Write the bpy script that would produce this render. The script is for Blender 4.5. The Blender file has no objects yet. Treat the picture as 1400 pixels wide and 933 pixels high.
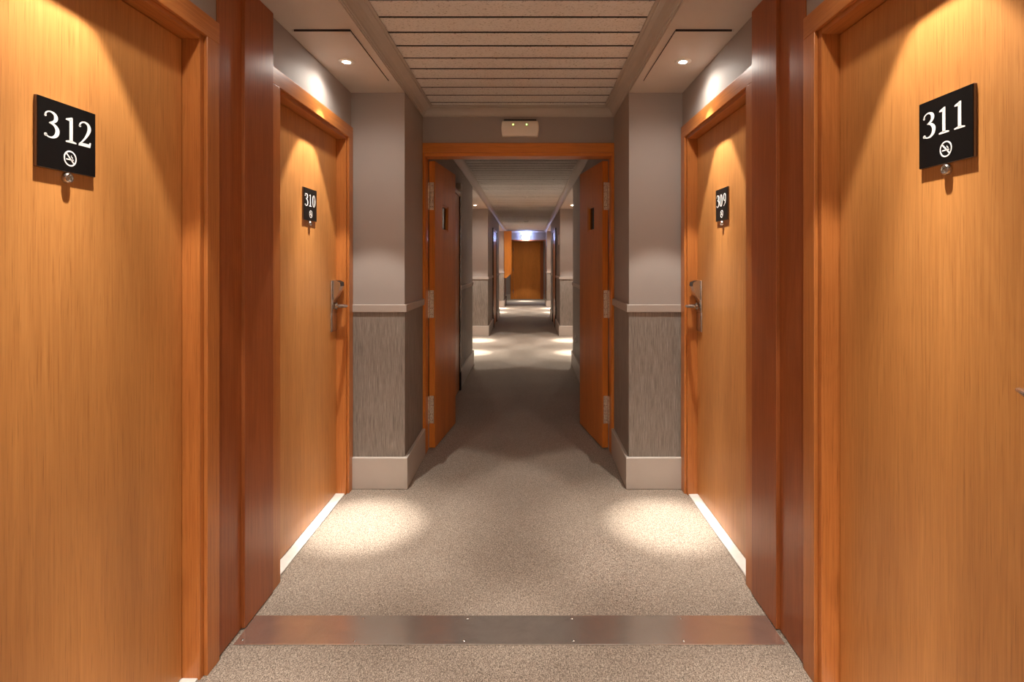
import bpy, bmesh, math, random
from mathutils import Vector, Matrix
random.seed(7)
S = bpy.context.scene
COL = S.collection
PI = math.pi

# ------------------------------------------------------------------ camera
cam_d = bpy.data.cameras.new('camera')
cam = bpy.data.objects.new('camera', cam_d); COL.objects.link(cam)
cam.location = (0.062, 0.0, 1.32); cam.rotation_euler = (PI/2, 0, 0)
cam_d.sensor_width = 36.0; cam_d.lens = 36.0*760/1400
cam_d.shift_x = -21.0/1400; cam_d.shift_y = -105.5/1400
cam_d.clip_start = 0.05; cam_d.clip_end = 100
S.camera = cam
# ------------------------------------------------------------------ world, exposure
w = bpy.data.worlds.new('world'); S.world = w; w.use_nodes = True
w.node_tree.nodes['Background'].inputs[0].default_value = (0.9, 0.8, 0.7, 1)
w.node_tree.nodes['Background'].inputs[1].default_value = 0.02
S.view_settings.view_transform = 'Standard'; S.view_settings.look = 'None'
S.view_settings.gamma = 1.0; S.view_settings.use_curve_mapping = False
S.view_settings.exposure = 1.75
CORE_W, MID_W, BEAM_W, SPILL_W = 200.0, 48.0, 18.0, 3.2     # watts of each downlight: hot core, inner cone, 59 degree cone, wide spill
LAMP_COL = (1.0, 0.925, 0.83)
try:
    S.cycles.max_bounces = 12; S.cycles.diffuse_bounces = 8; S.cycles.glossy_bounces = 5
    S.cycles.sample_clamp_indirect = 6.0
    S.cycles.use_denoising = True
except Exception: pass

# ------------------------------------------------------------------ layout
P = 6.89                                # the corridor repeats with this pitch
WN, WW = 0.66, 0.975                    # half widths: narrow, in the door recesses
SOF, CEIL = 2.327, 2.398
R0, R1 = 0.41, 3.27                     # first recess
YF, YB = 3.84, 3.955                    # wall of the double doors
YE = 18.0                               # header wall at the far end
YEND = 20.75
YBACK = -4.9

# ------------------------------------------------------------------ materials
def mat(name):
    m = bpy.data.materials.new(name); m.use_nodes = True
    nt = m.node_tree; return m, nt, nt.nodes['Principled BSDF']
def nd(nt, t, **kw):
    n = nt.nodes.new(t)
    for k, v in kw.items():
        if k in n.inputs: n.inputs[k].default_value = v
        else: setattr(n, k, v)
    return n
def coords(nt, scale, rand=True):
    tc = nd(nt, 'ShaderNodeTexCoord'); mp = nd(nt, 'ShaderNodeMapping')
    mp.inputs['Scale'].default_value = scale
    if rand:
        oi = nd(nt, 'ShaderNodeObjectInfo'); ml = nd(nt, 'ShaderNodeVectorMath', operation='SCALE')
        cb = nd(nt, 'ShaderNodeCombineXYZ'); 
        for i in range(3): nt.links.new(oi.outputs['Random'], cb.inputs[i])
        nt.links.new(cb.outputs[0], ml.inputs[0]); ml.inputs['Scale'].default_value = 17.0
        ad = nd(nt, 'ShaderNodeVectorMath', operation='ADD')
        nt.links.new(tc.outputs['Object'], ad.inputs[0]); nt.links.new(ml.outputs[0], ad.inputs[1])
        nt.links.new(ad.outputs[0], mp.inputs['Vector'])
    else: nt.links.new(tc.outputs['Object'], mp.inputs['Vector'])
    return mp.outputs[0]
def ramp(nt, fac, stops):
    r = nd(nt, 'ShaderNodeValToRGB'); e = r.color_ramp.elements
    while len(e) < len(stops): e.new(0.5)
    for el, (p, c) in zip(e, stops):
        el.position = p; el.color = (*c, 1) if len(c) == 3 else c
    nt.links.new(fac, r.inputs[0]); return r.outputs[0]
def mix(nt, a, b, fac, mode='MIX'):
    m = nd(nt, 'ShaderNodeMix', data_type='RGBA', blend_type=mode)
    for sock, v in ((m.inputs[6], a), (m.inputs[7], b), (m.inputs[0], fac)):
        if hasattr(v, 'links'): nt.links.new(v, sock)
        elif isinstance(v, (int, float)): sock.default_value = v
        else: sock.default_value = (*v, 1)
    return m.outputs[2]
def bump(nt, bsdf, h, strength, dist=0.002):
    b = nd(nt, 'ShaderNodeBump'); b.inputs['Strength'].default_value = strength; b.inputs['Distance'].default_value = dist
    nt.links.new(h, b.inputs['Height']); nt.links.new(b.outputs[0], bsdf.inputs['Normal'])

def wood(name, dark, mid, light, rough=0.32, axis='z', coat=0.2, figure=0.45, spec=0.4):
    m, nt, b = mat(name)
    def sc(a, l): return {'z': (a, a, l), 'x': (l, a, a), 'y': (a, l, a)}[axis]
    v1 = coords(nt, sc(150, 3.2)); v2 = coords(nt, sc(4.5, 0.55)); v3 = coords(nt, sc(320, 9))
    n1 = nd(nt, 'ShaderNodeTexNoise', Scale=1.0, Detail=5.0, Roughness=0.65); nt.links.new(v1, n1.inputs['Vector'])
    n2 = nd(nt, 'ShaderNodeTexNoise', Scale=1.0, Detail=2.0, Roughness=0.5, Distortion=0.3); nt.links.new(v2, n2.inputs['Vector'])
    n3 = nd(nt, 'ShaderNodeTexNoise', Scale=1.0, Detail=2.0); nt.links.new(v3, n3.inputs['Vector'])
    # growth-ring figure: bands of the slow noise
    mu = nd(nt, 'ShaderNodeMath', operation='MULTIPLY'); nt.links.new(n2.outputs[0], mu.inputs[0]); mu.inputs[1].default_value = 95.0
    si = nd(nt, 'ShaderNodeMath', operation='SINE'); nt.links.new(mu.outputs[0], si.inputs[0])
    rg = ramp(nt, si.outputs[0], [(0.0, (0, 0, 0)), (1.0, (1, 1, 1))])
    base = ramp(nt, n1.outputs[0], [(0.32, dark), (0.50, mid), (0.68, light)])
    fig = mix(nt, base, mid, 0.55)
    fig = mix(nt, fig, dark, mix(nt, (0, 0, 0), (figure*0.55,)*3, rg))
    tone = ramp(nt, n2.outputs[0], [(0.3, (0.88, 0.84, 0.80)), (0.7, (1.08, 1.05, 1.02))])
    c = mix(nt, fig, tone, 1.0, 'MULTIPLY')
    pore = ramp(nt, n3.outputs[0], [(0.30, (0.62, 0.55, 0.48)), (0.42, (1, 1, 1))])
    c = mix(nt, c, pore, 0.55, 'MULTIPLY')
    nt.links.new(c, b.inputs['Base Color'])
    b.inputs['Roughness'].default_value = rough; b.inputs['Specular IOR Level'].default_value = spec
    b.inputs['Coat Weight'].default_value = coat; b.inputs['Coat Roughness'].default_value = 0.22
    bump(nt, b, n3.outputs[0], 0.12, 0.0006)
    return m
def plain(name, col, rough=0.6, metal=0.0, bumps=None, var=0.0, scale=(8, 8, 8), **kw):
    m, nt, b = mat(name)
    b.inputs['Roughness'].default_value = rough; b.inputs['Metallic'].default_value = metal
    for k, v in kw.items(): b.inputs[k.replace('_', ' ')].default_value = v
    vc = coords(nt, scale, False)
    n = nd(nt, 'ShaderNodeTexNoise', Scale=1.0, Detail=4.0); nt.links.new(vc, n.inputs['Vector'])
    lo = tuple(x*(1-var) for x in col); hi = tuple(min(1, x*(1+var)) for x in col)
    nt.links.new(ramp(nt, n.outputs[0], [(0.3, lo), (0.7, hi)]), b.inputs['Base Color'])
    if bumps:
        n2 = nd(nt, 'ShaderNodeTexNoise', Scale=bumps[0], Detail=3.0); nt.links.new(coords(nt, (1, 1, 1), False), n2.inputs['Vector'])
        bump(nt, b, n2.outputs[0], bumps[1], 0.001)
    return m
def emit(name, col, strength, base=(0.8, 0.8, 0.8)):
    m, nt, b = mat(name)
    b.inputs['Base Color'].default_value = (*base, 1)
    b.inputs['Emission Color'].default_value = (*col, 1); b.inputs['Emission Strength'].default_value = strength
    return m

M = {}
OAK = ((0.42, 0.165, 0.043), (0.57, 0.255, 0.072), (0.69, 0.335, 0.104))
CAS = ((0.38, 0.125, 0.030), (0.54, 0.195, 0.048), (0.64, 0.26, 0.072))
MAH = ((0.24, 0.065, 0.019), (0.37, 0.110, 0.032), (0.47, 0.160, 0.050))
M['oak'] = wood('oak_veneer', *OAK, rough=0.42, figure=0.30, coat=0.12)
M['casing_v'] = wood('oak_casing_upright', *CAS, rough=0.36, figure=0.3)
M['casing_h'] = wood('oak_casing_cross', *CAS, rough=0.36, axis='x', figure=0.3)
M['mahogany'] = wood('red_wood_panel', *MAH, rough=0.30, figure=0.35, coat=0.07, spec=0.3)
FDR = ((0.50, 0.165, 0.028), (0.68, 0.245, 0.045), (0.76, 0.30, 0.062))
M['fire_v'] = wood('orange_brown_leaf', *FDR, rough=0.34, figure=0.3, coat=0.04, spec=0.2)
M['fire_h'] = wood('orange_brown_header', *FDR, rough=0.32, axis='x', figure=0.3, coat=0.12, spec=0.3)
M['dark_wood'] = wood('near_black_wood', (.03, .014, .008), (.045, .02, .011), (.06, .028, .015), rough=0.25, figure=0.2, coat=0.3)
M['bright_v'] = wood('bright_orange_door', (0.62, 0.22, 0.03), (0.75, 0.30, 0.05), (0.8, 0.36, 0.07), rough=0.4, figure=0.1)
M['paint'] = plain('taupe_wall_paint', (0.36, 0.318, 0.292), 0.62, var=0.04, scale=(1.5, 1.5, 1.5), bumps=(260, 0.15))
M['soffit'] = plain('soffit_paint', (0.60, 0.545, 0.495), 0.55, var=0.02, bumps=(120, 0.05))
M['trim'] = plain('taupe_trim_paint', (0.50, 0.45, 0.40), 0.42, var=0.03, bumps=(90, 0.05))
M['rail'] = plain('chair_rail_paint', (0.40, 0.345, 0.305), 0.4, var=0.03)
M['backing'] = plain('dark_ceiling_backing', (0.02, 0.016, 0.013), 0.9)
M['threshold'] = plain('pale_threshold_stone', (0.82, 0.80, 0.76), 0.35, var=0.05, scale=(30, 30, 30))
M['chrome'] = plain('brushed_nickel', (0.62, 0.57, 0.52), 0.26, 1.0, var=0.08, scale=(200, 200, 20))
M['hinge'] = plain('worn_hinge_steel', (0.78, 0.72, 0.60), 0.42, 0.5, var=0.3, scale=(120, 120, 60))
M['black'] = plain('black_plastic', (0.012, 0.011, 0.011), 0.35)
M['sign'] = plain('black_sign_face', (0.005, 0.0045, 0.0045), 0.3, Specular_IOR_Level=0.2)
M['sign_edge'] = plain('sign_edge_acrylic', (0.20, 0.12, 0.08), 0.25)
M['white'] = plain('white_lettering', (0.80, 0.78, 0.76), 0.5)
M['cream'] = plain('cream_plastic', (0.90, 0.84, 0.74), 0.42, var=0.02)
M['whiteplastic'] = plain('white_plastic', (0.78, 0.76, 0.72), 0.4)
M['dark'] = plain('near_black_matte', (0.02, 0.012, 0.008), 0.8)
M['lens'] = emit('downlight_lens', (1.0, 0.93, 0.82), 60.0)
M['led'] = emit('green_led', (0.45, 1.0, 0.12), 2.2)
M['cold'] = emit('cold_white_diffuser', (0.50, 0.66, 1.0), 3.2)
M['glass'] = plain('smoked_glass', (0.02, 0.014, 0.01), 0.15, Specular_IOR_Level=0.25)

def carpet():
    m, nt, b = mat('loop_pile_carpet')
    v = coords(nt, (1, 1, 1), False)
    n1 = nd(nt, 'ShaderNodeTexNoise', Scale=330.0, Detail=2.0, Roughness=0.6); nt.links.new(v, n1.inputs['Vector'])
    vs = coords(nt, (260, 140, 200), False)
    n2 = nd(nt, 'ShaderNodeTexNoise', Scale=1.0, Detail=2.0, Distortion=1.2); nt.links.new(vs, n2.inputs['Vector'])
    n3 = nd(nt, 'ShaderNodeTexNoise', Scale=2.2, Detail=3.0); nt.links.new(v, n3.inputs['Vector'])
    a = nd(nt, 'ShaderNodeMath', operation='ADD'); nt.links.new(n1.outputs[0], a.inputs[0]); nt.links.new(n2.outputs[0], a.inputs[1])
    h = nd(nt, 'ShaderNodeMath', operation='MULTIPLY'); nt.links.new(a.outputs[0], h.inputs[0]); h.inputs[1].default_value = 0.5
    c = ramp(nt, h.outputs[0], [(0.38, (0.075, 0.055, 0.040)), (0.49, (0.245, 0.195, 0.152)), (0.60, (0.56, 0.475, 0.39))])
    t = ramp(nt, n3.outputs[0], [(0.3, (0.93, 0.92, 0.90)), (0.7, (1.05, 1.05, 1.05))])
    c = mix(nt, c, t, 1.0, 'MULTIPLY')
    nt.links.new(c, b.inputs['Base Color']); b.inputs['Roughness'].default_value = 0.95
    b.inputs['Sheen Weight'].default_value = 0.15
    bump(nt, b, h.outputs[0], 0.8, 0.004)
    return m
M['carpet'] = carpet()
def wallpaper():
    m, nt, b = mat('streaked_dado_wallpaper')
    v = coords(nt, (380, 380, 9), False)
    n1 = nd(nt, 'ShaderNodeTexNoise', Scale=1.0, Detail=4.0, Roughness=0.7); nt.links.new(v, n1.inputs['Vector'])
    v2 = coords(nt, (60, 60, 3), False)
    n2 = nd(nt, 'ShaderNodeTexNoise', Scale=1.0, Detail=2.0); nt.links.new(v2, n2.inputs['Vector'])
    c = ramp(nt, n1.outputs[0], [(0.34, (0.135, 0.112, 0.093)), (0.5, (0.245, 0.212, 0.182)), (0.66, (0.38, 0.335, 0.295))])
    t = ramp(nt, n2.outputs[0], [(0.3, (0.88, 0.88, 0.88)), (0.7, (1.08, 1.08, 1.08))])
    nt.links.new(mix(nt, c, t, 1.0, 'MULTIPLY'), b.inputs['Base Color'])
    b.inputs['Roughness'].default_value = 0.55
    bump(nt, b, n1.outputs[0], 0.35, 0.001)
    return m
M['dado'] = wallpaper()
def plankmat():
    m, nt, b = mat('pitted_mineral_plank')
    v = coords(nt, (95, 160, 100))
    n1 = nd(nt, 'ShaderNodeTexNoise', Scale=1.0, Detail=3.0, Roughness=0.6, Distortion=0.6); nt.links.new(v, n1.inputs['Vector'])
    pit = ramp(nt, n1.outputs[0], [(0.32, (0.34, 0.30, 0.27)), (0.42, (0.78, 0.765, 0.74)), (1.0, (0.85, 0.83, 0.81))])
    nt.links.new(pit, b.inputs['Base Color']); b.inputs['Roughness'].default_value = 0.85
    hh = ramp(nt, n1.outputs[0], [(0.34, (0, 0, 0)), (0.44, (1, 1, 1))])
    bump(nt, b, hh, 0.6, 0.002)
    return m
M['plank'] = plankmat()
def stripmat():
    m, nt, b = mat('worn_aluminium_cover_strip')
    v = coords(nt, (14, 240, 10), False)
    n1 = nd(nt, 'ShaderNodeTexNoise', Scale=1.0, Detail=4.0); nt.links.new(v, n1.inputs['Vector'])
    n2 = nd(nt, 'ShaderNodeTexNoise', Scale=5.0, Detail=6.0, Roughness=0.7, Distortion=0.8); nt.links.new(coords(nt, (1, 1.6, 1), False), n2.inputs['Vector'])
    nt.links.new(ramp(nt, n2.outputs[0], [(0.3, (0.74, 0.69, 0.63)), (0.7, (0.92, 0.87, 0.80))]), b.inputs['Base Color'])
    nt.links.new(ramp(nt, n2.outputs[0], [(0.3, (0.24,)*3), (0.7, (0.17,)*3)]), b.inputs['Roughness'])
    b.inputs['Metallic'].default_value = 0.9
    sm = nd(nt, 'ShaderNodeMath', operation='ADD'); nt.links.new(n1.outputs[0], sm.inputs[0]); sm.inputs[1].default_value = 0.0
    bump(nt, b, sm.outputs[0], 0.04, 0.001)
    return m
M['strip'] = stripmat()

# ------------------------------------------------------------------ helpers
def box(bm, x0, x1, y0, y1, z0, z1, bev=0.0, seg=1):
    x0, x1 = sorted((x0, x1)); y0, y1 = sorted((y0, y1)); z0, z1 = sorted((z0, z1))
    r = bmesh.ops.create_cube(bm, size=1.0)
    vs = r['verts']
    for v in vs:
        v.co = Vector(((x0+x1)/2 + v.co.x*(x1-x0), (y0+y1)/2 + v.co.y*(y1-y0), (z0+z1)/2 + v.co.z*(z1-z0)))
    if bev > 0:
        es = list({e for v in vs for e in v.link_edges})
        bmesh.ops.bevel(bm, geom=es, offset=bev, segments=seg, affect='EDGES', profile=0.5)
    return bm
def BM(): return bmesh.new()
def obj(name, bm, m, parent=None, smooth=False):
    bmesh.ops.recalc_face_normals(bm, faces=bm.faces)
    me = bpy.data.meshes.new(name); bm.to_mesh(me); bm.free()
    if smooth:
        for p in me.polygons: p.use_smooth = True
        try: me.set_sharp_from_angle(angle=math.radians(38))
        except Exception: pass
    me.materials.append(M[m] if isinstance(m, str) else m)
    o = bpy.data.objects.new(name, me); COL.objects.link(o)
    if parent: o.parent = parent
    return o
def bobj(name, dims, m, parent=None, bev=0.0, seg=1, smooth=False):
    return obj(name, box(BM(), *dims, bev=bev, seg=seg), m, parent, smooth)
def tag(o, label=None, cat=None, group=None, kind=None):
    if label: o['label'] = label
    if cat: o['category'] = cat
    if group: o['group'] = group
    if kind: o['kind'] = kind
    return o
def empty(name, loc=(0, 0, 0), rz=0.0):
    e = bpy.data.objects.new(name, None); COL.objects.link(e)
    e.location = loc; e.rotation_euler = (0, 0, rz); e.empty_display_size = 0.1
    return e
def copy_tree(o, parent=None):
    c = o.copy(); COL.objects.link(c); c.parent = parent
    for ch in list(o.children): copy_tree(ch, c)
    return c
def prism(bm, pts, axis, a, b):
    """extrude a 2D polygon (list of 2-tuples) along an axis from a to b; the other two axes in xyz order"""
    def P3(p, t):
        return {'x': (t, p[0], p[1]), 'y': (p[0], t, p[1]), 'z': (p[0], p[1], t)}[axis]
    v0 = [bm.verts.new(P3(p, a)) for p in pts]; v1 = [bm.verts.new(P3(p, b)) for p in pts]
    n = len(pts)
    bm.faces.new(v0); bm.faces.new(list(reversed(v1)))
    for i in range(n): bm.faces.new((v0[i], v0[(i+1) % n], v1[(i+1) % n], v1[i]))
    return bm
def lathe(bm, prof, center=(0, 0, 0), axis='y', n=24):
    """profile = list of (radius, distance along axis)"""
    rings = []
    for r, t in prof:
        ring = []
        for k in range(n):
            a = 2*PI*k/n; c, s = r*math.cos(a), r*math.sin(a)
            co = {'y': (c, t, s), 'z': (c, s, t), 'x': (t, c, s)}[axis]
            ring.append(bm.verts.new(Vector(co)+Vector(center)))
        rings.append(ring)
    for A, B in zip(rings, rings[1:]):
        for k in range(n): bm.faces.new((A[k], A[(k+1) % n], B[(k+1) % n], B[k]))
    bm.faces.new(rings[0]); bm.faces.new(list(reversed(rings[-1])))
    return bm
def tube(bm, pts, rad, n=10, flat=1.0):
    pts = [Vector(p) for p in pts]; rings = []
    for i, p in enumerate(pts):
        t = (pts[min(i+1, len(pts)-1)] - pts[max(i-1, 0)]).normalized()
        u = t.cross(Vector((0, 0, 1)))
        if u.length < 1e-3: u = Vector((1, 0, 0))
        u.normalize(); v = u.cross(t)
        r = rad[i] if isinstance(rad, (list, tuple)) else rad
        rings.append([bm.verts.new(p + u*r*math.cos(2*PI*k/n) + v*r*flat*math.sin(2*PI*k/n)) for k in range(n)])
    for A, B in zip(rings, rings[1:]):
        for k in range(n): bm.faces.new((A[k], A[(k+1) % n], B[(k+1) % n], B[k]))
    bm.faces.new(rings[0]); bm.faces.new(list(reversed(rings[-1])))
    return bm
def band(bm, path, th, z0, z1, side=1, chamfer=0.0):
    """a strip of thickness th standing on the corridor side of a plan polyline (left wall; side=-1 mirrors it)"""
    pts = [Vector((p[0], p[1])) for p in path]
    off = []
    for i, p in enumerate(pts):
        ns = []
        if i > 0: d = (pts[i]-pts[i-1]).normalized(); ns.append(Vector((d.y, -d.x)))
        if i < len(pts)-1: d = (pts[i+1]-pts[i]).normalized(); ns.append(Vector((d.y, -d.x)))
        if len(ns) == 1: off.append(ns[0])
        else: off.append((ns[0]+ns[1]) / (1+ns[0].dot(ns[1])))
    def ring(t): return [(p+o*t) for p, o in zip(pts, off)]
    inner = ring(0.0); n = len(pts)
    secs = [(th-chamfer, z0), (th, z0+chamfer), (th, z1-chamfer), (th-chamfer, z1)] if chamfer else [(th, z0), (th, z1)]
    rows = [[(q.x, q.y, z0) for q in inner]] + [[(q.x, q.y, z) for q in ring(t)] for t, z in secs] + [[(q.x, q.y, z1) for q in inner]]
    V = [[bm.verts.new((side*x, y, z)) for x, y, z in r] for r in rows]
    m = len(V)
    for a in range(m):
        A, B = V[a], V[(a+1) % m]
        for i in range(n-1): bm.faces.new((A[i], A[i+1], B[i+1], B[i]))
    bm.faces.new([V[a][0] for a in range(m)]); bm.faces.new([V[a][-1] for a in reversed(range(m))])
    return bm

# ------------------------------------------------------------------ setting: floor, walls, ceiling
fl = bobj('floor', (-1.27, 1.27, YBACK-0.1, YEND+0.12, -0.06, 0.0), 'carpet')
tag(fl, 'beige and brown flecked loop carpet running the length of the corridor', 'floor', kind='structure')

SIDE = {1: 'left', -1: 'right'}                   # side=1 builds at negative x
# door positions: outer edges of the casing (near, far) along the corridor
DOORS = {1: [(0.812, 1.85), (2.235, 3.266)], -1: [(0.778, 1.815), (2.222, 3.258)]}
JW, CW = 0.09, 0.07                               # casing outer edge to clear opening; casing width
OPEN_H, CAS_H = 2.033, 2.12
RISER = (4.62, 5.84)
for sd in (1, -1):
    bm = BM()
    def wb(xa, xb, y0, y1, z0, z1): box(bm, -sd*xa, -sd*xb, y0, y1, z0, z1)
    for y0, y1 in ((R1-P, R0), (R1, R0+P), (R1+P, R0+2*P), (R1+2*P, YE+0.12)):
        wb(WN, 1.27, y0, y1, 0, 2.6)
    wb(WW, 1.27, YBACK, R1-P, 0, 2.6); wb(WW, 1.27, YE+0.12, YEND, 0, 2.6)
    for k in range(3):
        o = k*P
        ds = DOORS[sd] if k == 0 else [DOORS[sd][1]]
        y = R0+o
        for a, b in ds:
            wb(WW, 1.27, y, a+o+0.045, 0, 2.6)
            wb(WW, 1.27, a+o+0.045, b+o-0.045, OPEN_H+0.035, 2.6)
            y = b+o-0.045
        wb(WW, 1.27, y, R1+o, 0, 2.6)
    wall = obj('wall_'+SIDE[sd], bm, 'paint')
    tag(wall, 'taupe painted %s wall with pillars, recesses and streaked wallpaper below the rail' % SIDE[sd], 'wall', kind='structure')
    # plan paths of the wall face (left wall coordinates, mirrored for the right)
    d1 = DOORS[sd][1]
    paths = [[(-WW, R1), (-WN, R1), (-WN, YF-0.012)],
             [(-WN, YB+0.001), (-WN, RISER[0])],
             [(-WN, RISER[1]), (-WN, R0+P), (-WW, R0+P), (-WW, d1[0]+P)],
             [(-WW, R1+P), (-WN, R1+P), (-WN, RISER[0]+P)],
             [(-WN, RISER[1]+P), (-WN, R0+2*P), (-WW, R0+2*P), (-WW, d1[0]+2*P)],
             [(-WW, R1+2*P), (-WN, R1+2*P), (-WN, YE)],
             [(-WN, R1-P), (-WN, R0), (-WW, R0), (-WW, DOORS[sd][0][0])]]
    bmd, bmr, bmb = BM(), BM(), BM()
    for p in paths:
        band(bmd, p, 0.0015, 0.186, 1.036, sd)
        band(bmr, p, 0.014, 1.036, 1.081, sd, 0.003)
        band(bmb, p, 0.020, 0.0, 0.186, sd, 0.004)
    tag(obj('dado_wallpaper', bmd, 'dado', wall), 'grey-brown wallpaper with fine vertical streaks')
    tag(obj('chair_rail', bmr, 'rail', wall), 'pale taupe wooden chair rail')
    tag(obj('baseboard_'+SIDE[sd], bmb, 'trim'), 'tall pale taupe baseboard along the %s wall' % SIDE[sd], 'baseboard', kind='structure')
    # red-brown wood panels between the near and the far door
    a = DOORS[sd][0][1]; b = DOORS[sd][1][0]; mid = 2.005 if sd == 1 else 2.0
    bobj('wood_panel', (-sd*0.970, -sd*WW, a+0.001, mid, 0.004, SOF-0.001), 'mahogany', wall, bev=0.0012)
    bobj('wood_panel', (-sd*0.957, -sd*WW, mid, b-0.004, 0.004, SOF-0.001), 'mahogany', wall, bev=0.002, seg=2)
    # white notice / socket on the narrow wall
# cross walls
bm = BM(); box(bm, -WN, WN, YF, YB, 2.10, 2.6)
tag(obj('wall_front', bm, 'paint'), 'taupe strip of wall above the wooden double door frame', 'wall', kind='structure')
bm = BM(); box(bm, -WN, WN, YE, YE+0.115, 2.075, 2.6)
tag(obj('wall_far', bm, 'paint'), 'dark strip of wall under the cold white lamp at the far end', 'wall', kind='structure')
bm = BM(); box(bm, -1.27, 1.27, YEND, YEND+0.12, 0, 2.6)
we = tag(obj('wall_end', bm, 'paint'), 'taupe end wall around the last brown door', 'wall', kind='structure')
bm = BM()
for x0, x1 in ((-WW, -0.56), (0.62, WW)): box(bm, x0, x1, YEND-0.02, YEND, 0, 0.186, bev=0.003)
obj('baseboard', bm, 'trim', we)
bm = BM(); box(bm, -1.27, 1.27, YBACK-0.12, YBACK, 0, 2.6)
tag(obj('wall_back', bm, 'paint'), 'taupe wall closing the corridor behind the viewer', 'wall', kind='structure')

# ceiling: dark backing, soffits over the recesses, planks, coves
bm = BM()
box(bm, -WN, WN, YBACK, YEND, 2.425, 2.6)
ceil = tag(obj('ceiling', bm, 'backing'), 'ceiling of pitted beige planks laid across the corridor', 'ceiling', kind='structure')
bm = BM(); box(bm, -WN, WN, YE+0.12, YEND, 2.398, 2.425); obj('ceiling_board', bm, 'soffit', ceil)
for sd in (1, -1):
    bm = BM()
    for y0, y1 in ((YBACK, R1-P), (R0, R1), (R0+P, R1+P), (R0+2*P, R1+2*P), (YE+0.12, YEND)):
        box(bm, -sd*WN, -sd*WW, y0, y1, SOF, 2.6)
    tag(obj('soffit', bm, 'soffit', ceil), 'smooth pale taupe soffit over the door recesses')
PH, PITCH = 2.273, 0.161
pl = None
k0 = math.floor((YBACK-PH)/PITCH)+1
y = PH + k0*PITCH
while y < YE-0.08:
    ya, yb = y+0.0065, y+PITCH-0.0065
    if ya < YF < yb+0.07 or ya-0.07 < YB < yb or (ya > YF and yb < YB):   # cut planks beside the cross wall
        if ya < YF-0.06:
            bm = BM(); box(bm, -0.59, 0.59, ya, min(yb, YF-0.066), CEIL, CEIL+.004, bev=0.001); obj('plank', bm, 'plank', ceil)
        elif yb > YB+0.07:
            bm = BM(); box(bm, -0.59, 0.59, max(ya, YB+0.066), yb, CEIL, CEIL+.004, bev=0.001); obj('plank', bm, 'plank', ceil)
    elif yb < YE-0.06:
        if pl is None:
            bm = BM(); box(bm, -0.59, 0.59, 0, PITCH-0.013, 0, 0.004, bev=0.001)
            pl = obj('plank', bm, 'plank', ceil); o = pl
        else:
            o = pl.copy(); COL.objects.link(o); o.parent = ceil
        o.location = (random.uniform(-.002, .002), ya, CEIL + random.uniform(-.0006, .0006)); o.rotation_euler = (.024, 0, 0)   # lapped: the near edge hangs a few mm lower
    y += PITCH
# cove cornice profile: (distance from wall, height)
CP = [(0.0, 2.335), (0.007, 2.335), (0.007, 2.340), (0.012, 2.342), (0.016, 2.352), (0.026, 2.366), (0.040, 2.378), (0.055, 2.385),
      (0.062, 2.386), (0.062, 2.391), (0.075, 2.391), (0.075, 2.3975), (0.0, 2.3975)]
ti = 1
def cove_run(y0, y1, y_cross, label):
    global ti
    bm = BM()
    for sd in (1, -1):
        prism(bm, [(-sd*(WN-d), h) for d, h in CP], 'y', y0, y1)
    for yc, s in y_cross:
        prism(bm, [(yc-s*d, h-0.0003) for d, h in CP], 'x', -WN, WN)
    o = obj('trim_%d' % ti, bm, 'trim', smooth=False); ti += 1
    tag(o, label, 'cornice', kind='structure')
cove_run(YBACK, YF, [(YF, 1)], 'pale coved cornice around the near ceiling, in front of the double doors')
cove_run(YB, YE, [(YB, -1), (YE, 1)], 'pale coved cornice around the ceiling beyond the double doors')

# aluminium strip across the carpet, screwed down
st = bobj('trim_%d' % ti, (-0.955, 0.955, 1.922, 2.081, 0.0, 0.004), 'strip', bev=0.0015); ti += 1
tag(st, 'worn aluminium cover strip screwed across the carpet', 'floor strip', kind='structure')
for x, y in [(-.935, 1.945), (-.541, 1.94), (-.158, 1.94), (.223, 1.94), (.608, 1.94), (-.545, 2.062), (-.16, 2.062), (.227, 2.062), (.632, 2.062)]:
    bm = BM(); lathe(bm, [(0.0055, 0.0), (0.0055, 0.0005), (0.004, 0.0015), (0.001, 0.002)], (x, y, 0.004), 'z', 12)
    obj('screw', bm, 'chrome', st, True)

# ------------------------------------------------------------------ digits and the no-smoking mark
def ribbon(pts, n=10):
    """Catmull-Rom through (x, y, width) -> list of quads outline points"""
    P_ = [pts[0]] + pts + [pts[-1]]; out = []
    for i in range(1, len(P_)-2):
        for k in range(n):
            t = k/n; q = []
            for c in range(3):
                p0, p1, p2, p3 = P_[i-1][c], P_[i][c], P_[i+1][c], P_[i+2][c]
                q.append(0.5*((2*p1)+(-p0+p2)*t+(2*p0-5*p1+4*p2-p3)*t*t+(-p0+3*p1-3*p2+p3)*t**3))
            out.append(q)
    out.append(list(pts[-1])); L, R = [], []
    for i, (x, yy, wd) in enumerate(out):
        a = out[max(i-1, 0)]; b = out[min(i+1, len(out)-1)]
        dx, dy = b[0]-a[0], b[1]-a[1]; l = math.hypot(dx, dy) or 1
        nx, ny = -dy/l, dx/l
        L.append((x+nx*wd/2, yy+ny*wd/2)); R.append((x-nx*wd/2, yy-ny*wd/2))
    return [(L[i], L[i+1], R[i+1], R[i]) for i in range(len(L)-1)]
def disc(cx, cy, r, n=14): return [tuple((cx+r*math.cos(2*PI*k/n), cy+r*math.sin(2*PI*k/n)) for k in range(n))]
def ellipse(cx, cy, rx, ry, thin, thick, n=40, a0=0, a1=2*PI):
    pts = []
    for k in range(n+1):
        a = a0+(a1-a0)*k/n; wd = thin+(thick-thin)*abs(math.cos(a))**1.3
        pts.append((cx+(rx-wd/2)*math.cos(a), cy+(ry-wd/2)*math.sin(a), wd))
    return ribbon(pts, 1)
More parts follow.
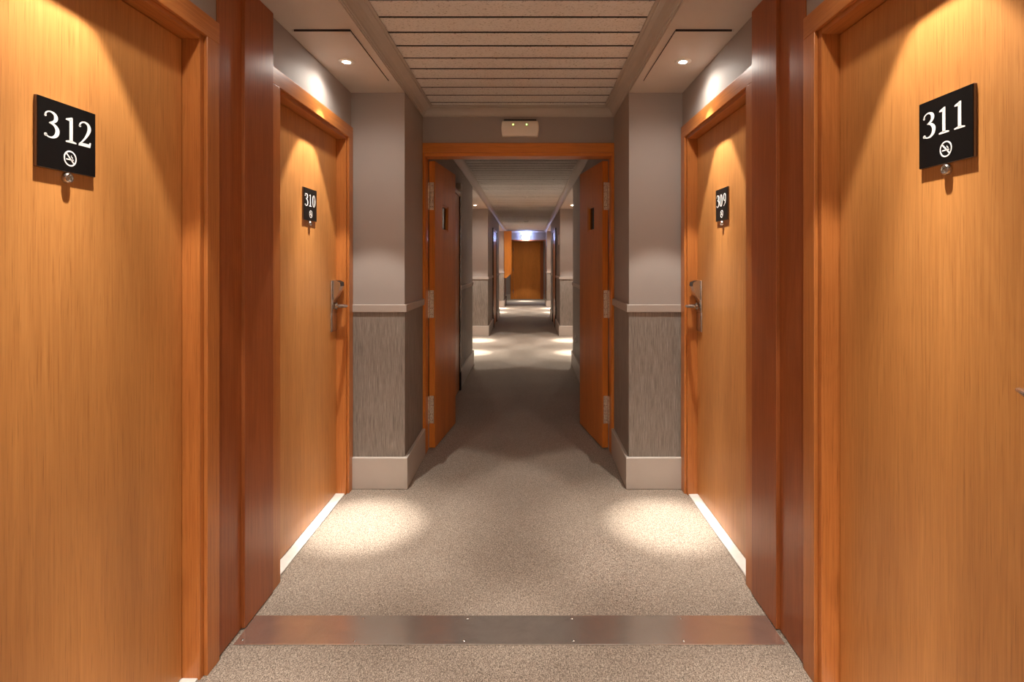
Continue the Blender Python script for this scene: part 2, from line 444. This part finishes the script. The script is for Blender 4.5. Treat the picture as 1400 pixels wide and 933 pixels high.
GL = {
 '3': (ribbon([(.09, .80, .06), (.15, .92, .05), (.30, .98, .05), (.47, .92, .11), (.53, .78, .155), (.46, .64, .10), (.26, .555, .03)])
       + ribbon([(.25, .555, .03), (.44, .52, .09), (.58, .36, .16), (.56, .17, .15), (.42, .04, .08), (.24, .02, .05), (.10, .09, .07)])
       + disc(.105, .80, .045) + disc(.115, .085, .062)),
 '1': ([((.22, .05), (.36, .05), (.36, .97), (.22, .90))] + [((.06, .86), (.24, .84), (.36, 1.0), (.30, 1.0), (.08, .91))]
       + [((.06, 0), (.52, 0), (.52, .05), (.36, .09), (.22, .09), (.06, .05))]),
 '2': (ribbon([(.10, .78, .08), (.15, .91, .05), (.32, .98, .06), (.48, .91, .12), (.54, .74, .155), (.48, .55, .12), (.34, .33, .07), (.20, .17, .05), (.07, .05, .05)])
       + disc(.11, .785, .05) + [((.04, 0), (.58, 0), (.62, .20), (.57, .20), (.52, .13), (.14, .13))]),
 '0': ellipse(.31, .5, .29, .5, .045, .15),
 '9': (ellipse(.31, .69, .27, .31, .045, .145) + ribbon([(.51, .72, .10), (.52, .52, .14), (.44, .27, .11), (.28, .09, .06), (.08, .0, .03)])),
}
def flat(name, polys, sx, sy, ox, oz, y, m, parent, th=0.0006):
    """polygons in glyph units -> thin raised print facing local -y"""
    bm = BM()
    for i, p in enumerate(polys):
        vs = [bm.verts.new((ox+a*sx, y, oz+b*sy)) for a, b in p]
        wv = [bm.verts.new((ox+a*sx, y-th, oz+b*sy)) for a, b in p]
        try:
            bm.faces.new(wv)
            for k in range(len(p)): bm.faces.new((vs[k], vs[(k+1) % len(p)], wv[(k+1) % len(p)], wv[k]))
        except ValueError: pass
    return obj(name, bm, m, parent)
NS = (ellipse(0, 0, 1, 1, .17, .17) + [((-.72, .60), (-.60, .72), (.72, -.60), (.60, -.72))]
      + [((-.62, -.22), (.18, -.22), (.18, -.06), (-.62, -.06))] + [((.26, -.22), (.38, -.22), (.38, -.06), (.26, -.06))]
      + [((.44, -.22), (.54, -.22), (.54, -.06), (.44, -.06))]
      + ribbon([(.36, .02, .07), (.34, .16, .08), (.18, .24, .07), (.20, .42, .05)]))

# ------------------------------------------------------------------ room doors
def door_viewer(parent, x, z):
    bm = BM()
    lathe(bm, [(0.0125, 0.055), (0.0125, 0.047), (0.0105, 0.0435), (0.008, 0.0435), (0.0075, 0.047), (0.001, 0.046)], (x, 0, z), 'y', 20)
    obj('door_viewer', bm, 'chrome', parent, True)
def lock(parent, x, s):
    """card lock: x = plate centre, s = +1 when the latch edge is towards local +x (lever points to -x)"""
    L = empty('door_lock', (x, 0.055, 0)); L.parent = parent
    bm = BM(); box(bm, -.045, .045, -.010, 0, 1.052, 1.228, bev=0.003, seg=2); box(bm, -.045, .045, -.007, 0, 0.941, 1.050, bev=0.002, seg=2)
    obj('lock_plate', bm, 'chrome', L, True)
    # curved card reader rising out of the upper half
    pr = [(0.0, 1.226), (-.030, 1.226), (-.050, 1.216), (-.052, 1.20), (-.044, 1.17), (-.032, 1.14), (-.018, 1.12), (0.0, 1.12)]
    bm = BM(); prism(bm, [(a, b) for a, b in pr], 'x', -.028*1, .036)
    o = obj('card_reader', bm, 'chrome', L); tag(o, 'satin metal card reader')
    bm = BM(); prism(bm, [(-.0302, 1.2275), (-.052, 1.2175), (-.0545, 1.20), (-.0535, 1.195), (-.048, 1.214), (-.030, 1.2235)], 'x', -.022, .030)
    obj('card_slot', bm, 'black', L)
    hb = BM(); xs = s*0.006
    tube(hb, [(xs, -.014, 1.083), (xs, -.05, 1.083), (xs, -.066, 1.083)], 0.010, 14)
    pts = [(xs+s*.012, -.066, 1.083), (xs-s*.01, -.074, 1.083), (xs-s*.04, -.078, 1.084), (xs-s*.075, -.074, 1.086), (xs-s*.11, -.060, 1.087)]
    tube(hb, pts, [0.011, 0.011, 0.010, 0.009, 0.006], 12, 0.8)
    obj('door_handle', hb, 'chrome', L, True)
    rb = BM(); lathe(rb, [(0.020, -.016), (0.020, -.022), (0.016, -.026), (0.011, -.027)], (xs, 0, 1.083), 'y', 24)
    obj('handle_rose', rb, 'chrome', L, True)
dn = 1
def room_door(sd, rng, number, lock_far, label, sign_y=None, sign_top=1.695, full=True):
    """local x = reading direction, local y = into the wall"""
    global dn
    a, b = rng; yc = (a+b)/2; half = (b-a)/2
    rz = PI/2 if sd == 1 else -PI/2
    D = empty('door_%d' % dn, (-sd*WW, yc, 0), rz); dn += 1
    tag(D, label, 'door', kind='structure')
    h = half; co = h-JW
    # casing uprights and head (13 mm proud of the wall), then the jamb 20 mm further in, then the leaf
    for s in (-1, 1):
        bobj('casing', (s*(h-CW), s*h, -.013, 0, 0, CAS_H-CW), 'casing_v', D, bev=0.002, seg=2)
        bobj('jamb', (s*co, s*(h-.046), .0, .10, 0, OPEN_H+.034), 'casing_v', D, bev=0.0015)
        bobj('jamb_stop', (s*(co-.0), s*(co-.012), .0565+.045, .10+.02, 0, OPEN_H), 'casing_v', D)
    bobj('casing_head', (-h, h, -.013, 0, CAS_H-CW, CAS_H), 'casing_h', D, bev=0.002, seg=2)
    bobj('jamb_head', (-co, co, .0, .10, OPEN_H, OPEN_H+.034), 'casing_h', D, bev=0.0015)
    bobj('door_leaf', (-co+.004, co-.004, .055, .100, .012, OPEN_H-.003), 'oak', D, bev=0.001)
    bobj('threshold', (-co, co, .006, .12, 0.0, .009), 'threshold', D, bev=0.002)
    if number:
        dirn = 1 if sd == 1 else -1
        sx = (sign_y-yc)*dirn
        W, H, y0 = 0.166, 0.159, 0.0485
        plq = empty('number_plate', (sx-W/2, y0, sign_top-H)); plq.parent = D
        bobj('plate_back', (0, W, -.0005, .0065, 0, H), 'sign_edge', plq, bev=0.0006)
        bobj('plate_face', (.0006, W-.0006, -.0022, -.0005, .0006, H-.0006), 'sign', plq, bev=0.0004)
        us = {'312': (.08, .43, .66), '311': (.07, .38, .66), '310': (.06, .38, .64), '309': (.06, .35, .65)}[number]
        for ch, u in zip(number, us):
            tag(flat('digit', GL[ch], .066, .0605, u*W, .44*H, -.0022, 'white', plq), 'white serif numeral %s' % ch)
        tag(flat('no_smoking_symbol', NS, .0185, .0185, .53*W, .205*H, -.0022, 'white', plq), 'white crossed-out cigarette in a circle')
        door_viewer(D, sx+0.002, sign_top-H-.014)
    if full:
        ls = lock_far*(1 if sd == 1 else -1)
        lock(D, ls*(co-.003-.052), ls)
    return D
room_door(1, DOORS[1][0], '312', -1, 'nearest oak door on the left, black plate reading 312', 1.312, 1.696)
room_door(-1, DOORS[-1][0], '311', -1, 'nearest oak door on the right, black plate reading 311', 1.279, 1.710)
room_door(1, DOORS[1][1], '310', 1, 'left oak door numbered 310, between the red wood panel and the pillar', 2.776, 1.695)
room_door(-1, DOORS[-1][1], '309', 1, 'right oak door numbered 309, between the red wood panel and the pillar', 2.748, 1.693)
for k in (1, 2):
    for sd in (1, -1):
        r = (DOORS[sd][1][0]+k*P, DOORS[sd][1][1]+k*P)
        room_door(sd, r, None, 1, 'oak room door set in the %s wall of the %s recess beyond the double doors' % (SIDE[sd], ['first', 'second'][k-1]))

# flush service doors on the narrow walls, seen edge-on
for k in (0, 1):
    for sd in (1, -1):
        a, b = RISER[0]+k*P, RISER[1]+k*P
        D = empty('door_%d' % dn, (-sd*WN, (a+b)/2, 0), PI/2 if sd == 1 else -PI/2); dn += 1
        far = ['just behind the open fire door leaf', 'far down, between the second and third pillar'][k]
        tag(D, 'dark glossy service door on the %s wall, %s' % (SIDE[sd], far), 'door', kind='structure')
        h = (b-a)/2
        for s in (-1, 1):
            bobj('casing', (s*(h-.05), s*h, -.022, 0, 0.0, 2.07), 'dark_wood', D, bev=0.003, seg=2)
            bobj('plinth_block', (s*(h-.052), s*(h+.004), -.030, 0, 0.0, .19), 'dark', D, bev=0.002)
            bobj('door_leaf', (s*.002, s*(h-.052), -.012, 0, .01, 2.018), 'fire_v', D, bev=0.001)
        bobj('casing_head', (-h+.05, h-.05, -.022, 0, 2.02, 2.07), 'mahogany', D, bev=0.002)
        bobj('metal_edge', (h*(1 if sd == 1 else -1)-.004, h*(1 if sd == 1 else -1)+.003, -.026, -.022, .19, 2.06), 'chrome', D)

# ------------------------------------------------------------------ double door frame and leaves
F = empty('door_%d' % dn, (0, YF, 0)); dn += 1
tag(F, 'orange-brown wooden double door frame spanning the corridor, its two leaves held open', 'door', kind='structure')
bobj('header', (-WN, WN, -.012, 0, 2.088, 2.154), 'fire_h', F, bev=0.002)
bobj('header_lining', (-WN+.014, WN-.014, -.006, .115, 2.064, 2.088), 'fire_h', F, bev=0.002)
for s in (-1, 1):
    bobj('casing', (s*(WN-.014), s*WN, -.012, 0, 0, 2.088), 'fire_v', F, bev=0.0015)
    bobj('jamb', (s*(WN-.018), s*WN, 0, .115, 0, 2.064), 'fire_v', F, bev=0.002)
def fire_leaf(s, ang, label):
    """s=-1 left, +1 right; hinged at the far edge of the frame and swung away from the camera"""
    E = empty('door_%d' % globals()['dn'], (s*(WN-.0225), YB, 0), 0); globals()['dn'] += 1
    tag(E, label, 'door', kind='structure')
    T, L, H0, H1 = 0.042, 0.62, 0.012, 2.052
    E.rotation_euler = (0, 0, s*ang)
    w0, w1, z0, z1 = .21, .385, 1.567, 1.762
    xi, xo = (0, -s*T)                      # leaf occupies local x from 0 to -s*T (towards the corridor)
    bm = BM()
    box(bm, xi, xo, .004, w0, H0, H1); box(bm, xi, xo, w1, L, H0, H1)
    box(bm, xi, xo, w0, w1, H0, z0); box(bm, xi, xo, w0, w1, z1, H1)
    bmesh.ops.remove_doubles(bm, verts=bm.verts, dist=1e-5)
    obj('door_leaf', bm, 'fire_v', E)
    fr = BM()
    for a, b, c, d in ((w0, w0+.014, z0, z1), (w1-.014, w1, z0, z1), (w0+.014, w1-.014, z0, z0+.014), (w0+.014, w1-.014, z1-.014, z1)):
        box(fr, -s*.006, -s*(T-.004), a, b, c, d)
    obj('glazing_bead', fr, 'fire_v', E)
    tag(bobj('window_pane', (-s*.018, -s*.024, w0+.014, w1-.014, z0+.014, z1-.014), 'glass', E), 'small dark vision pane')
    for zc in (1.802, 1.034, 0.283) :
        hb = BM()
        for i in range(5):                   # five knuckles
            za = zc-.098+i*.0392
            lathe(hb, [(0.0065, za+.001), (0.0065, za+.0372)], (s*.004, -.008, 0), 'z', 12)
        box(hb, -s*.004, -s*.034, -.0005, .004, zc-.098, zc+.098, bev=0.0008)
        hg = obj('hinge', hb, 'hinge', E)
        sb = BM()
        for dz in (-.075, -.03, .03, .075):
            for dx in (.012, .026): lathe(sb, [(0.0032, 0), (0.003, -.001)], (-s*(dx+(.003 if dz*dx > 0 else 0)), -.0005, zc+dz), 'y', 8)
        obj('hinge_screws', sb, 'chrome', hg)
        sp = BM(); box(sp, -s*.0345, -s*.0375, -.0008, .004, zc-.1, zc+.1); obj('hinge_edge', sp, 'chrome', hg)
    return E
fire_leaf(-1, math.radians(6.2), 'left leaf of the double door, standing open against the wall with its hinges showing')
fire_leaf(1, math.radians(9.6), 'right leaf of the double door, standing open against the wall with its hinges showing')

# end of the corridor: frame, last door
F2 = empty('door_%d' % dn, (0, YE, 0)); dn += 1
tag(F2, 'dark wooden frame under the cold white lamp at the far end of the corridor', 'door', kind='structure')
bobj('header', (-WN, WN, -.012, 0, 2.064, 2.10), 'mahogany', F2, bev=0.002)
for s in (-1, 1): bobj('casing', (s*(WN-.02), s*WN, -.012, 0, 0, 2.064), 'mahogany', F2, bev=0.002)
F3 = empty('door_%d' % dn, (0.045, YEND, 0)); dn += 1
tag(F3, 'orange-brown door closing the far end of the corridor', 'door', kind='structure')
bobj('door_leaf', (-.50, .50, -.03, 0, .008, 2.14), 'fire_v', F3, bev=0.001)
for s in (-1, 1): bobj('casing', (s*.505, s*.61, -.045, 0, 0, 2.15), 'fire_v' if s < 0 else 'mahogany', F3, bev=0.003)
bobj('casing_head', (-.61, .61, -.045, 0, 2.15, 2.22), 'fire_h', F3, bev=0.003)
for z in (1.85, 1.1, .3): 
    bm = BM(); lathe(bm, [(0.012, z-.06), (0.012, z+.06)], (-.51, -.05, 0), 'z', 10); obj('hinge', bm, 'chrome', F3, True)

# high cupboard door standing open on the left, just before the far frame
C = empty('wall_cupboard', (-WN, 17.14, 0))
tag(C, 'bright orange cupboard door standing open on the left, near the far end', 'cupboard')
bobj('carcass', (0.0, 0.03, .0, .42, .90, 2.32), 'casing_v', C, bev=0.002)
bm = BM(); prism(bm, [(.004, .885), (.075, .885), (.235, 1.03), (.235, 2.332), (.004, 2.332)], 'y', -.030, -.006)
tag(obj('cupboard_door', bm, 'bright_v', C), 'bright orange flat door with a cut lower corner')
for z in (2.1, 1.5, 1.1):
    bm = BM(); lathe(bm, [(0.007, z-.04), (0.007, z+.04)], (.006, .001, 0), 'z', 10); obj('hinge', bm, 'chrome', C, True)
D_ = empty('door_stop', (-.62, 17.9, 0))
tag(D_, 'small black doorstop on the carpet below the orange cupboard door', 'doorstop')
bm = BM(); lathe(bm, [(0.030, 0), (0.030, .01), (0.012, .02), (0.011, .24), (.016, .25), (.016, .275), (.008, .28)], (0, 0, 0), 'z', 16)
obj('post', bm, 'black', D_, True)
bm = BM(); lathe(bm, [(0.02, -.03), (.022, -.014), (0.01, -.010)], (0, 0, .26), 'y', 16); obj('rubber_buffer', bm, 'black', D_, True)

# ------------------------------------------------------------------ emergency luminaires
def luminaire(loc, label, lit):
    E = empty('emergency_light', loc)
    tag(E, label, 'lamp')
    W, H = .129, .051
    bm = BM()
    n = 14
    # bowed body: end outline bulges outwards, front is rounded
    rows = []
    for i in range(9):
        t = -1+2*i/8; z = H*t; half = W-.006*abs(t)**2.0
        dep = -.030-.022*math.sqrt(max(0, 1-(t*0.93)**2))
        rows.append([(x*half, 0 if e else dep, z) for x, e in ((-1, 1),)] + [(u*half, dep + (.010 if abs(u) > .98 else 0), z) for u in (-1, -.97, -.5, 0, .5, .97, 1)] + [(half, 0, z)])
    V = [[bm.verts.new(p) for p in r] for r in rows]
    for A, B in zip(V, V[1:]):
        for k in range(len(A)-1): bm.faces.new((A[k], A[k+1], B[k+1], B[k]))
    bm.faces.new(V[0]); bm.faces.new(list(reversed(V[-1])))
    bm.faces.new([r[0] for r in V] + [r[-1] for r in reversed(V)])
    obj('housing' if not lit else 'diffuser', bm, 'cold' if lit else 'cream', E, True)
    if not lit:
        bobj('mounting_plate', (-.112, .112, -.03, 0, .03, .066), 'black', E, bev=0.004)  # black stands for the shadow above the housing
        for x in (-.047, .045):
            bm = BM(); lathe(bm, [(0.0055, 0), (.005, -.004), (.001, -.0065)], (x, -.0455, .024), 'y', 12); o = obj('indicator_light', bm, 'led', E, True)
            tag(o, 'glowing green indicator')
    else:
        bobj('mounting_plate', (-.12, .12, -.03, 0, .045, .07), 'whiteplastic', E, bev=0.004)
        ld = bpy.data.lights.new('cold_light', 'AREA'); ld.shape = 'RECTANGLE'; ld.size = .22; ld.size_y = .08
        ld.color = (0.32, 0.45, 1.0); ld.energy = 9.0
        lo = bpy.data.objects.new('cold_light', ld); COL.objects.link(lo); lo.parent = E
        lo.location = (0, -.07, 0); lo.rotation_euler = (PI/2, 0, 0)
    return E
luminaire((0.012, YF, 2.247), 'cream emergency light with two green indicators above the double doors', False)
luminaire((0.010, YE, 2.165), 'cold white lit emergency light at the far end', True)

# ------------------------------------------------------------------ downlights in the soffits
def spot(parent, z, watts, size, blend, rad, tilt=(0, 0)):
    ld = bpy.data.lights.new('lamp_beam', 'SPOT'); ld.energy = watts; ld.color = LAMP_COL
    ld.spot_size = math.radians(size); ld.spot_blend = blend; ld.shadow_soft_size = rad
    lo = bpy.data.objects.new('lamp_beam', ld); COL.objects.link(lo); lo.parent = parent; lo.location = (0, 0, z); lo.rotation_euler = (tilt[0], tilt[1], 0)
def downlight(x, y, label, z=SOF, drop=0.0, group=None, power=1.0, wide=0.0):
    E = empty('downlight', (x, y, z-drop)); tag(E, label, 'downlight', group)
    bm = BM(); lathe(bm, [(0.040, 0.0), (0.040, -.002), (0.036, -.004), (0.019, -.004), (0.018, -.001)], (0, 0, 0), 'z', 28)
    obj('trim_ring', bm, 'whiteplastic', E, True)
    bm = BM(); lathe(bm, [(0.017, -.004), (0.015, -.006), (0.002, -.007)], (0, 0, 0), 'z', 24)
    obj('lamp_lens', bm, 'lens', E, True)
    spot(E, -.02, CORE_W*power, 18.5, 1.0, .012, (.03, math.copysign(.024, x) if x else 0))
    spot(E, -.02, MID_W*power, 40, 1.0, .012)
    spot(E, -.02, BEAM_W*power, 62, 0.22, .012)
    spot(E, -.02, SPILL_W*power, 160, 0.8, .016)
    if wide: spot(E, -.02, wide, 165, 0.6, .03)  # extra broad fill, used only by the added lamps behind the camera
    return E
for sd in (1, -1):
    n = SIDE[sd]; n2 = {1: ('310', '312'), -1: ('309', '311')}[sd]
    downlight(-sd*.832, 2.75, 'lit downlight in the %s access panel in front of door %s' % (n, n2[0]), drop=.0048)
    downlight(-sd*.832, 1.29, 'downlight in the %s soffit nearest the viewer, above door %s' % (n, n2[1]))
    for k in (1, 2):
        w_ = ['', 'first', 'second'][k]
        downlight(-sd*.832, 2.62+k*P, 'far lamp of the %s recess on the %s beyond the double doors' % (w_, n), power=[1, 1.45, 1.9][k])
        downlight(-sd*.832, 1.29+k*P, 'near lamp of the %s recess on the %s beyond the double doors' % (w_, n), power=1.5)
    downlight(-sd*.832, -4.1, 'unseen fill downlight added behind the viewer on the %s' % n)  # unseen pair added behind the camera for fill
downlight(0.0, 19.6, 'downlight in the ceiling before the end door', z=CEIL, power=1.5)
for i, yy in enumerate((-1.9, -3.4)):  # unseen lamps added behind the camera to light the fronts
    downlight(0.0, yy, ['ceiling downlight behind the viewer', 'last unseen overhead fill lamp added behind the viewer'][i], z=CEIL, wide=60.0)

# access panels, hinged at the far edge so that the near edge hangs lower
for sd in (1, -1):
    bm = BM()
    ya, yb, xa, xb = 2.387, 3.05, .700, .950
    v = []
    for x in (xa, xb):
        v.append([bm.verts.new((-sd*x, ya, SOF)), bm.verts.new((-sd*x, ya, SOF-.009)), bm.verts.new((-sd*x, yb, SOF-.001)), bm.verts.new((-sd*x, yb, SOF))])
    A, B = v
    bm.faces.new(A); bm.faces.new(list(reversed(B)))
    for i in range(4): bm.faces.new((A[i], A[(i+1) % 4], B[(i+1) % 4], B[i]))
    o = obj('access_panel', bm, 'soffit')
    tag(o, 'flat access hatch in the %s soffit around the lit downlight' % SIDE[sd], 'hatch')
    bm = BM()
    box(bm, -sd*(xa-.0015), -sd*(xb-.01), ya-.002, ya, SOF-.0085, SOF)
    box(bm, -sd*(xa-.0015), -sd*xa, ya, yb, SOF-.004, SOF)
    obj('hatch_edge_shade', bm, 'dark', o)  # dark strips: shade on the hatch's near and inner edges, put into colour

# ------------------------------------------------------------------ small things
def detector(x, y, r, label, z=CEIL):
    E = empty('smoke_detector', (x, y, z)); tag(E, label, 'smoke detector')
    bm = BM(); lathe(bm, [(r, 0), (r, -.010), (r*.9, -.014)], (0, 0, 0), 'z', 24); obj('base', bm, 'whiteplastic', E, True)
    bm = BM(); lathe(bm, [(r*.72, -.014), (r*.70, -.030), (r*.45, -.040), (r*.1, -.042)], (0, 0, 0), 'z', 24); obj('sensor_dome', bm, 'whiteplastic', E, True)
detector(0.040, 8.84, .035, 'small round white detector on the planks, nearest of the three')
detector(0.0, 12.6, .065, 'white domed detector in the dark stretch of plank ceiling')
detector(0.03, 13.9, .070, 'white domed detector at the edge of the dark stretch, furthest of the three')
N = bobj('wall_notice', (WN-.006, WN, 10.45, 10.62, 1.68, 1.875), 'white', bev=0.001)
tag(N, 'white notice on the right wall beside the second pillar', 'notice')
K = empty('wall_socket', (WN, 6.78, .405)); tag(K, 'small wall socket low on the right wall beyond the open leaf', 'socket')
bobj('socket_plate', (-.010, 0, -.042, .042, -.042, .042), 'whiteplastic', K, bev=0.003)
bm = BM(); lathe(bm, [(0.020, -.0105), (0.020, -.0115)], (0, 0, 0), 'x', 16); obj('socket_well', bm, 'black', K)
Q = bobj('door_closer', (-WN, -WN+.05, 5.62, 5.76, 2.075, 2.14), 'trim', bev=0.005)
tag(Q, 'small grey box above the service door casing behind the left leaf', 'door closer')
